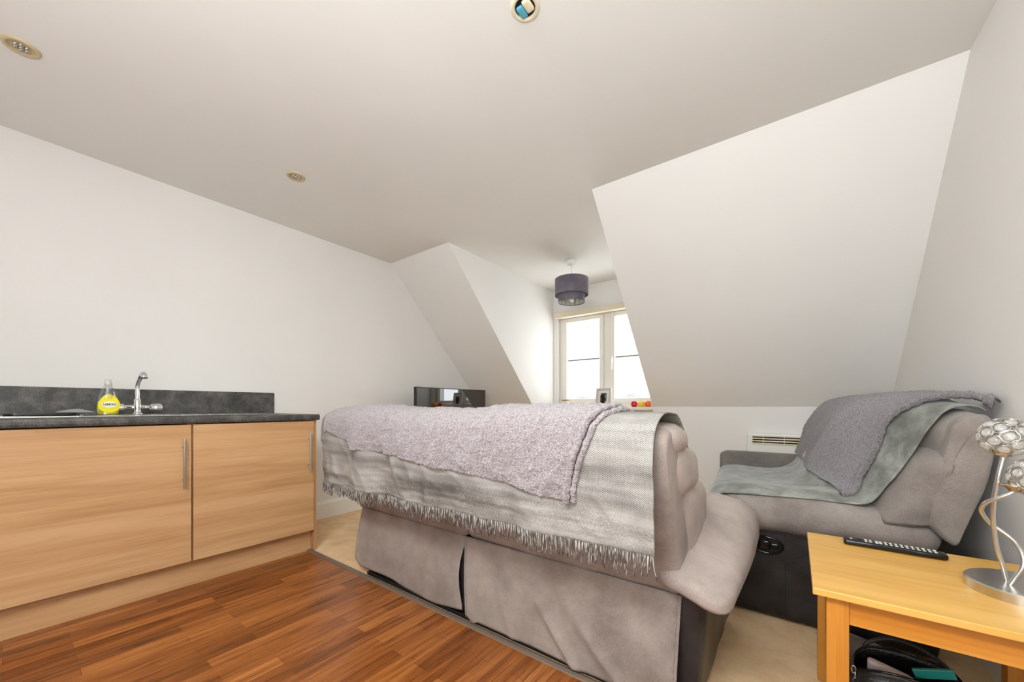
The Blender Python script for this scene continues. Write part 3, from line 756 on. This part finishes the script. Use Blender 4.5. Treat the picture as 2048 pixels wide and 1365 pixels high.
# ---- lilac grey fleece over the throw
FB = [(1.20, .80), (1.26, .835), (1.30, .823), (1.40, .795), (1.53, .755), (1.66, .752), (1.80, .748), (1.95, .735), (2.1, .722), (2.25, .710), (2.45, .695), (2.60, .675), (2.70, .668)]
def s_at_z(zt):
    lo, hi = .3*TL, TL
    for _ in range(30):
        md = (lo+hi)/2
        if tf(md/TL)[1] > zt: lo = md
        else: hi = md
    return lo
fl = thing('fleece_blanket', 'pale lilac grey fleece blanket draped across the sofa back over the throw', 'blanket', (1.9, 1.08, .95))
def fx0(v): return 1.205+.03*v
def fx1(v): return 2.80-.10*sm(.35, 1, v)
def fle(u, v, off=.020, s0=.05, amp=1.0, xa=None, xb=None):
    a = fx0(v) if xa is None else xa(v); b = fx1(v) if xb is None else xb(v)
    x = a+(b-a)*u; s1 = s_at_z(lin(FB, x)); s = s0+(s1-s0)*v
    fade = sm(0, .05, u)*sm(0, .04, 1-u)
    bumps = .006*abs(N(x, s, 0, 60))+.004*N(x, s, 5, 130)+.004*N(x, s, 9, 30)
    big = .012*N(x, s*.5, 2, 7)*sm(.2, .5, s)+.012*math.exp(-((x-1.72-.25*(s-.3))/.03)**2)*sm(.2, .4, s)+.012*math.exp(-((x-2.02-.35*(s-.3))/.035)**2)*sm(.2, .4, s)
    top = .004*sm(.9, 1, v)
    return ts(x, s, off+amp*(bumps+big)*(.3+.7*fade)-top)
MB().grid(fle, 420, 130).build('fleece', M['fleece_pale'], fl, smooth=True, solid=.012)
# turned double edge down the right side
def edge(off, xo, r0):
    pts = []
    for k in range(121):
        v = k/120; x = fx1(v)+xo*(1-.3*v); s1 = s_at_z(lin(FB, min(2.7, x))); s = .05+(s1-.05)*v
        pts.append(ts(x, s, off+.004*N(x, s, 1, 40)))
    m = MB().tube(pts, r0, 12, rfn=lambda t: 1+.25*N(t*60, 0, 0))
    # squash and roughen
    m.v = [tuple(Vector(p)+Vector((N(*p, 90), N(p[1], p[0], p[2], 90), N(p[2], p[1], p[0], 90)))*.004) for p in m.v]
    return m
edge(.022, -.008, .011).build('folded_edge', M['fleece_pale'], fl, smooth=True)
edge(.014, .020, .009).build('folded_edge', M['fleece_pale'], fl, smooth=True)
def under(u, v): return fle(u, v, .008, .05, .3, lambda v: fx1(v)-.03, lambda v: fx1(v)+.022)
MB().grid(under, 16, 90).build('fleece_under_fold', M['fleece_pale'], fl, smooth=True, solid=.004)

# ---------------------------------------------------------------- the recliner armchair against the right wall
ch = thing('recliner_armchair', 'mid grey recliner armchair against the right wall, facing left', 'armchair', (3.35, 2.55, 0))
CEN = [(2.895, .36), (2.885, .47), (2.91, .545), (2.99, .565), (3.12, .56), (3.24, .575), (3.31, .63), (3.35, .74), (3.385, .85), (3.44, .945), (3.54, .995), (3.66, 1.0), (3.76, .985)]
NEA = [(2.945, .40), (2.925, .50), (2.95, .57), (3.05, .59), (3.2, .59), (3.34, .585), (3.47, .59), (3.54, .67), (3.60, .78), (3.66, .885), (3.71, .945), (3.755, .955), (3.785, .94)]
def chs(y, t, off=0):
    def P(t):
        a = cr(CEN, t); b = cr(NEA, t); w = 1-sm(2.02, 2.42, y); x = a[0]*(1-w)+b[0]*w; z = a[1]*(1-w)+b[1]*w
        x -= .05*sm(2.4, 3.0, y)
        if y < 2.1: z -= .9*(2.1-y)**1.5*(1-sm(.4, .6, t))
        if y < 2.06: x += 1.2*(2.06-y)**1.5*sm(.4, .6, t)
        return x, z
    x, z = P(t)
    if off:
        a = P(max(0, t-.01)); b = P(min(1, t+.01)); dx, dz = b[0]-a[0], b[1]-a[1]; l = math.hypot(dx, dz) or 1
        x += -dz/l*off; z += dx/l*off
    return (x, y, z)
MB().box((3.0, 2.12, .03), (3.68, 3.02, .36)).build('base', M['leather'], ch, bevel=.012)
def cab(y0, y1):
    def fn(x, y, z): w = .005*N(x, y, z, 8); return (x, y+w, z)
    MB().rbox((2.985, y0, .012), (3.69, y1, .45), .022, fn=fn, segs=(26, 6, 14)).build('arm_base', M['leather'], ch, smooth=True)
cab(2.07, 2.2); cab(2.93, 3.05)
MB().box((3.222, 2.0665, .03), (3.2235, 2.0725, .42)).build('seam', M['dark'], ch)
def padn(x, y, z):
    w = .006*N(x, y, z, 6); t = (x-2.92)/.76; z2 = z+.018*math.sin(PI*min(1, t*1.1))-.02*t*(-.3+1.3*sm(.43, .54, z)); return (x, y+w, z2+w)
MB().rbox((2.945, 1.985, .385), (3.69, 2.24, .578), .085, fn=padn, segs=(36, 14, 12)).build('armrest', M['chair'], ch, smooth=True)
MB().rbox((2.835, 2.96, .50), (3.62, 3.12, .652), .035, fn=lambda x, y, z: (x, y+.004*N(x, y, z, 8), z+.004*N(x, y, z, 5)), segs=(24, 8, 8)).build('armrest', M['chair_dark'], ch, smooth=True)
MB().rbox((2.93, 2.2, .34), (3.5, 2.96, .535), .06, segs=(16, 14, 8)).build('seat_cushion', M['chair'], ch, smooth=True)
# backrest shell: outline in (x, z)
def shell():
    P = [(3.635, .535), (3.70, .47), (3.725, .52), (3.775, .68), (3.795, .80), (3.795, .90), (3.765, .935), (3.70, .90), (3.66, .72)]
    n = 48; ys = [1.975, 1.978, 1.985, 1.995, 2.01]+[2.01+.96*k/16 for k in range(1, 16)]+[2.98, 2.995, 3.0]; Q = [cr(P+[P[0]], i/n) for i in range(n)]; vs = []; fs = []
    for y in ys:
        e = min(y-1.975, 3.0-y); r = .03; ins = r-math.sqrt(max(0, r*r-(r-min(e, r))**2))
        for x, z in Q:
            dx, dz = x-3.71, z-.72; l = math.hypot(dx, dz); k = (l-ins*.8)/l; w = .004*N(x, y, z, 8); vs.append((min(3.797, 3.71+dx*k+w), y+w, .72+dz*k))
    for i in range(len(ys)-1):
        for j in range(n): fs.append((i*n+j, i*n+(j+1) % n, (i+1)*n+(j+1) % n, (i+1)*n+j))
    fs.append(tuple(range(n))); fs.append(tuple((len(ys)-1)*n+j for j in range(n-1, -1, -1)))
    return MB().add(vs, fs)
shell().build('backrest', M['chair'], ch, smooth=True)
def bcush(t0, t1, nm, thick):
    nu, nv = 60, 34; vs = []; fs = []
    def front(i, j):
        y = 1.985+(2.96-1.985)*i/nu; t = t0+(t1-t0)*j/nv
        e = min(j, nv-j)/nv; edge = .035*(1-min(1, e*5))**2
        ey = min(i, nu-i)/nu; edge += .02*(1-min(1, ey*14))**2
        p = chs(y, t, -.014-edge); w = .006*N(p[0], p[1], p[2], 14)*(1 if y < 2.3 else .3)
        return (p[0]+w, p[1]+w, p[2]+w)
    def back(i, j):
        y = 1.99+(2.955-1.99)*i/nu; z0 = lin([(0, .53), (1, .92)], (t0+(t1-t0)*j/nv-.5)/.5); x = lin([(.53, 3.655), (.75, 3.70), (.92, 3.76)], z0)
        return (x, y, z0)
    m = MB(); A = [front(i, j) for i in range(nu+1) for j in range(nv+1)]; B = [back(i, j) for i in range(nu+1) for j in range(nv+1)]
    K = 5; layers = [A]
    for q in range(1, K+1):
        k = q/K; bul = math.sin(PI*k)
        lay = []
        for idx, (a_, b_) in enumerate(zip(A, B)):
            i = idx//(nv+1); s = -1 if i == 0 else (1 if i == nu else 0)
            w = .006*N(a_[0]+k, a_[1], a_[2], 18)
            lay.append((a_[0]*(1-k)+b_[0]*k, a_[1]*(1-k)+b_[1]*k+s*(.014*bul+w*bul), a_[2]*(1-k)+b_[2]*k))
        layers.append(lay)
    vs = [p for lay in layers for p in lay]; n1 = (nu+1)*(nv+1)
    g = lambda l, i, j: l*n1+i*(nv+1)+j
    for i in range(nu):
        for j in range(nv):
            fs.append((g(0, i, j), g(0, i, j+1), g(0, i+1, j+1), g(0, i+1, j))); fs.append((g(K, i, j), g(K, i+1, j), g(K, i+1, j+1), g(K, i, j+1)))
    for l in range(K):
        for i in range(nu):
            for j in (0, nv): fs.append((g(l, i, j), g(l, i+1, j), g(l+1, i+1, j), g(l+1, i, j)))
        for j in range(nv):
            for i in (0, nu): fs.append((g(l, i, j), g(l+1, i, j), g(l+1, i, j+1), g(l, i, j+1)))
    return m.add(vs, fs).build(nm, M['chair'], ch, smooth=True)
bcush(.505, .70, 'back_cushion', 0); bcush(.70, .995, 'headrest', 0)
# release lever in its recessed cup
lv = MB(); lx, lz = 3.155, .335
n = 40; pts = [(lx+.058*math.cos(2*PI*i/n), 2.064, lz+.036*math.sin(2*PI*i/n)+.0*i) for i in range(n)]
cup = MB().tube(pts, .0055, 8, closed=True).build('lever_surround', M['gloss_black'], ch, smooth=True)
m = MB(); m.prism([(lx+.056*math.cos(2*PI*i/n), lz+.034*math.sin(2*PI*i/n)) for i in range(n)], 1, 2.062, 2.072); m.build('lever_cup', M['dark'], ch)
m = MB().rbox((lx-.038, 2.050, lz-.018), (lx+.012, 2.066, lz+.022), .006, 6); m.rbox((lx+.008, 2.052, lz-.008), (lx+.046, 2.064, lz+.014), .005, 6); m.build('lever', M['gloss_black'], ch, smooth=True)

# ---- sage velvet throw and the grey fleece on the armchair
VY = [(0, 2.0), (.15, 1.99), (.275, 2.0), (.355, 2.01), (.465, 2.02), (.51, 2.005), (.57, 2.022), (.67, 2.02), (.73, 2.028), (.8, 2.04), (.86, 2.035), (1, 2.04)]
def vel(u, v):
    t = .10+.9*v; y0 = lin(VY, t); y = y0+(2.94-y0)*u
    p = chs(y, t, .005); s = .010*N(p[0], p[1], p[2], 5)+.0015*N(p[0], p[1], p[2], 17)
    q = chs(y, t, .009+max(-.004, s)*(1-.0*u)+.012*math.exp(-((t-.5-.1*(y-2.2))/.03)**2)*sm(2.2, 2.5, y))
    return q
o = MB().grid(vel, 90, 110).build('velvet_throw', M['velvet'], smooth=True, solid=.004)
tag(o, 'sage grey velvet throw spread over the armchair seat and back', 'throw')
FY = [(.465, 2.085), (.555, 2.135), (.645, 2.15), (.71, 2.165), (.775, 2.175), (.85, 2.17), (.92, 2.12), (1, 2.05)]
def gfl(u, v, off=.022):
    y = None; y0 = lin(FY, .47+.53*v); y = y0+(2.96-y0)*u
    t0 = lin([(2.08, .465), (2.31, .512), (2.57, .53), (3, .535)], y); t = t0+(1-t0)*v; y0 = lin(FY, t); y = y0+(2.96-y0)*u
    p = chs(y, t)
    b = .0035*abs(N(*p, 60))+.0025*N(*p, 120)+.010*N(p[1]*1.0, t*1.2, 3, 9)+.006*math.sin(y*34+t*5)*(1-sm(.7, .9, t))
    hi = .026*sm(.82, .95, t)*(1-sm(2.15, 2.5, y))
    return chs(y, t, off+b+hi-.006*sm(.92, 1, u))
gf = thing('fleece_blanket', 'mid grey fleece blanket hung over the armchair back', 'blanket', (3.5, 2.5, .95))
MB().grid(gfl, 220, 170).build('fleece', M['fleece_dark'], gf, smooth=True, solid=.010)
def gedge(o2, dy, r, ta=0, tb_=1):
    pts = []
    for k in range(111):
        v = ta+(tb_-ta)*k/110; p = gfl(0, v, o2); pts.append((p[0], p[1]+dy, p[2]))
    m = MB().tube(pts, r, 12, rfn=lambda t: 1+.25*N(t*55, 1, 0)); m.v = [tuple(Vector(p)+Vector((N(*p, 90), N(p[1], p[0], p[2], 90), N(p[2], p[1], p[0], 90)))*.004) for p in m.v]
    return m
gedge(.018, -.016, .013).build('folded_edge', M['fleece_dark'], gf, smooth=True)
gedge(.022, .020, .013).build('folded_edge', M['fleece_dark'], gf, smooth=True)
p = gfl(0, 1, .03)
m = MB().rbox((p[0]-.03, p[1]-.035, p[2]-.035), (p[0]+.02, p[1]+.03, p[2]+.015), .024, 10, fn=lambda x, y, z: (min(3.80, x+.008*N(x, y, z, 60)), y+.008*N(x, z, y, 60), z+.008*N(y, x, z, 60))); m.build('bunched_corner', M['fleece_dark'], gf, smooth=True)

# ---------------------------------------------------------------- oak side table
X0, X1, Y0, Y1, ZT_ = 3.292, 3.812, 1.232, 1.768, .5
tbl = thing('side_table', 'small square oak side table beside the armchair', 'table', (3.55, 1.5, 0))
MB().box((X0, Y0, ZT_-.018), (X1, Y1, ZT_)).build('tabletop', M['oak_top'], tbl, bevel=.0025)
LG = .044; lx0, lx1, ly0, ly1 = X0+.028, X1-.028, Y0+.022, Y1-.022
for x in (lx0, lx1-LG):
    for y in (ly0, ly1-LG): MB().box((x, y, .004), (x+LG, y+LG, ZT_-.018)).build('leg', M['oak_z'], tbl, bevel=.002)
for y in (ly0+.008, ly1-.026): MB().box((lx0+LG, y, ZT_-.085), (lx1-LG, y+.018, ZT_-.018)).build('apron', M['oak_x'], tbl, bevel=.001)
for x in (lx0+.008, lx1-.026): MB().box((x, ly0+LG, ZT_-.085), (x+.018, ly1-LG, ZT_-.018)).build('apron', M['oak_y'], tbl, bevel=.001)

# remote
rm = thing('remote_control', 'long black television remote lying on the oak table', 'remote', (3.5, 1.70, ZT_))
RA = math.radians(-1.5); rc = (3.505, 1.695)
def R(x, y, z): return (rc[0]+x*math.cos(RA)-y*math.sin(RA), rc[1]+x*math.sin(RA)+y*math.cos(RA), z)
MB().rbox((-.118, -.022, ZT_+.001), (.118, .022, ZT_+.019), .0075, fn=lambda x, y, z: R(x, y*(1-.12*sm(.06, .118, x)), z), segs=(40, 12, 8)).build('body', M['gloss_black'], rm, smooth=True)
zt = ZT_+.019
bt0 = MB().rbox((-.0036, -.0026, -.001), (.0036, .0026, .0016), .0012, 4).build('button', M['button_light'], rm, smooth=True)
spots = [(-.098, 0)]+[(-.062+.011*i, yy) for i in range(2) for yy in (-.011, 0, .011)]+[(-.015+.012*i, yy) for i in range(10) for yy in (-.012, 0, .012)]
ctr = origin(rm); bt0.location = Vector(R(spots[0][0], spots[0][1], zt))-ctr; bt0.data.transform(Matrix.Translation(ctr)); bt0.rotation_euler = (0, 0, RA)
for i, (x, y) in enumerate(spots[1:]):
    b = bt0.copy(); b.location = Vector(R(x, y, zt))-ctr; C.objects.link(b); b.parent = rm
    if i % 3 == 1: b.scale = (.7, .7, 1)
for xx in (-.036, -.027):
    MB().rbox((xx-.0038, -.014, zt-.001), (xx+.0038, .014, zt+.0016), .0012, 6, fn=lambda x, y, z: R(x, y, z)).build('rocker_button', M['button_light'], rm, smooth=True)

# crystal lamp
lm = thing('table_lamp', 'satin metal table lamp with twisting arms and crystal globe shades', 'lamp', (3.705, 1.485, ZT_))
BX, BY, BR = 3.712, 1.492, .103
MB().lathe([(0, ZT_), (BR, ZT_), (BR, ZT_+.022), (BR-.003, ZT_+.025), (0, ZT_+.025)], (BX, BY, 0), 160).build('base', M['satin'], lm, smooth=False)
def unp(u, v, y):
    f_, cx_ = 759., 1024.; al = math.atan(565/759.); sx = (u-cx_)/f_; tz = (814-v)/f_
    d = (-math.sin(al)+math.cos(al)*sx, math.cos(al)+math.sin(al)*sx, tz); k = y/d[1]; return Vector((3.255+d[0]*k, y, .96+d[2]*k))
A = [(2014, 1157, 1.50), (2004, 1128, 1.50), (1994, 1097, 1.50), (1988, 1060, 1.50), (1986, 1035, 1.495), (1987, 1012, 1.49), (1989, 992, 1.485), (1997, 955, 1.48), (2005, 922, 1.48), (2006, 912, 1.48)]
B = [(2018, 1169, 1.47), (2032, 1155, 1.47), (2046, 1134, 1.47), (2044, 1108, 1.48), (2030, 1085, 1.50), (2003, 1063, 1.515), (1981, 1048, 1.52), (1966, 1030, 1.51), (1963, 1017, 1.50), (1974, 1005, 1.485), (1996, 997, 1.475), (2018, 989, 1.47), (2030, 982, 1.47)]
for pts in (A, B):
    q = [unp(*p) for p in pts]; q[0].z = ZT_+.02
    fn_, _ = arc([tuple(p) for p in q]); MB().tube([fn_(i/60) for i in range(61)], .0048, 12).build('arm', M['satin'], lm, smooth=True)
    e = Vector(fn_(1)); up = (Vector(fn_(1))-Vector(fn_(.96))).normalized()
    g = e+Vector((.004, 0, .046)) if pts is A else e+Vector((.034, .0, .034))
    MB().lathe([(0, -.004), (.009, -.002), (.014, .006), (.022, .012), (.024, .014), (0, .014)], tuple(e), 24).build('cup', M['gold_satin'], lm, smooth=True)
    Rg = .047; shade = None
    gold = PI*(3-math.sqrt(5)); NP = 34; cs = []
    for i in range(NP):
        z = 1-2*(i+.5)/NP; r = math.sqrt(1-z*z); a_ = gold*i; cs.append(Vector((r*math.cos(a_), r*math.sin(a_), z)))
    m = MB()
    for c_ in cs:
        t1 = c_.cross(Vector((0, 0, 1)) if abs(c_.z) < .9 else Vector((1, 0, 0))).normalized(); t2 = c_.cross(t1); rr = .0155
        m.tube([g+(c_*math.sqrt(Rg*Rg-rr*rr)+(t1*math.cos(2*PI*k/16)+t2*math.sin(2*PI*k/16))*rr) for k in range(16)], .0011, 5, closed=True)
    shade = m.build('globe_shade', M['satin'], lm, smooth=True)
    cm = MB().lathe([(0, -.004), (.007, -.0035), (.0118, 0), (.007, .0035), (0, .004)], (0, 0, 0), 12).build('crystal', M['crystal'], None, smooth=True)
    off = origin(shade)
    first = True
    for c_ in cs:
        o = cm if first else cm.copy()
        if not first: C.objects.link(o)
        first = False; o.parent = shade; o.location = g+c_*(Rg-.003)-off; o.rotation_euler = c_.to_track_quat('Z', 'Y').to_euler()
    MB().lathe([(0, -.018), (.012, -.012), (.014, 0), (.010, .012), (0, .018)], tuple(g), 16).build('bulb', M['lamp_off'], lm, smooth=True)

# handbag and grey cloth under the table
hb = thing('handbag', 'open black leather handbag on the carpet under the oak table', 'bag', (3.52, 1.57, .004))
def bag(u, v, wall=1):
    a_ = 2*PI*u; k = .5+.5*v; w = (.135+.02*math.sin(PI*v))*(1-.12*v); d = (.075+.035*math.sin(PI*min(1, v*1.1)))
    ca, sa = math.cos(a_), math.sin(a_); e = .55
    x = w*abs(ca)**e*(1 if ca > 0 else -1); y = d*abs(sa)**e*(1 if sa > 0 else -1)
    z = .006+.19*v-(.02*math.cos(2*a_)*v if v > .8 else 0)+(.012*N(x, y, v, 12))*v
    return (3.52+x+.008*N(x, y, v, 10), 1.55+y, z)
m = MB().grid(bag, 72, 24); m.build('body', M['leather'], hb, smooth=True, solid=.004)
MB().box((3.40, 1.50, .005), (3.64, 1.60, .012)).build('bottom', M['leather'], hb)
m = MB(); m.tube([tuple(Vector(bag(i/60, 1.0))+Vector((0, 0, .002))) for i in range(60)], .0035, 8, closed=True); m.build('rim_piping', M['gloss_black'], hb, smooth=True)
h1, _ = arc([(3.43, 1.62, .17), (3.44, 1.64, .21), (3.50, 1.65, .238), (3.57, 1.65, .225), (3.62, 1.64, .19), (3.655, 1.62, .14)]); MB().tube([h1(i/30) for i in range(31)], .006, 10).build('handle', M['leather'], hb, smooth=True)
m = MB().rbox((3.42, 1.475, .12), (3.62, 1.492, .188), .008, 8); m.build('front_pocket', M['leather'], hb, smooth=True)
m = MB()
for k in range(9):
    c_ = Vector((3.395+.004*math.sin(k), 1.50, .185-.017*k)); al = (k % 2)*PI/2
    m.tube([c_+Vector((.005*math.cos(2*PI*i/14)*math.cos(al), .005*math.cos(2*PI*i/14)*math.sin(al), .011*math.sin(2*PI*i/14))) for i in range(14)], .0016, 6, closed=True)
m.build('chain', M['chrome'], hb, smooth=True)
MB().box((3.45, 1.51, .10), (3.60, 1.58, .165)).build('lining', M['brown'], hb, bevel=.01)
m = MB().box((-.04, -.006, -.012), (.045, .006, .012)); cc, ss = math.cos(.35), math.sin(.35)
m.v = [(3.565+x*cc-z*ss, 1.555+y, .212+x*ss+z*cc) for x, y, z in m.v]
tag(m.build('teal_packet', M['teal'], bevel=.002), 'slim teal packet sticking out of the open handbag', 'packet')
m = MB().rbox((3.43, 1.53, .14), (3.53, 1.56, .212), .01, 8, fn=lambda x, y, z: (x, y, z-.25*(x-3.43)*(z > .18)))
tag(m.build('tissue_packet', M['pale_pink'], smooth=True), 'pale pink tissue packet inside the handbag', 'packet')
def gc(u, v):
    x = 3.33+.24*u; y = 1.93+.13*v; return (x, y, .006+.075*math.sin(PI*u)**.6*math.sin(PI*v)**.6*(1-.5*u)+.008*N(x, y, 0, 18))
tag(MB().grid(gc, 40, 26).build('grey_slipper', M['chair'], smooth=True), 'soft grey slipper on the carpet behind the handbag', 'slipper')
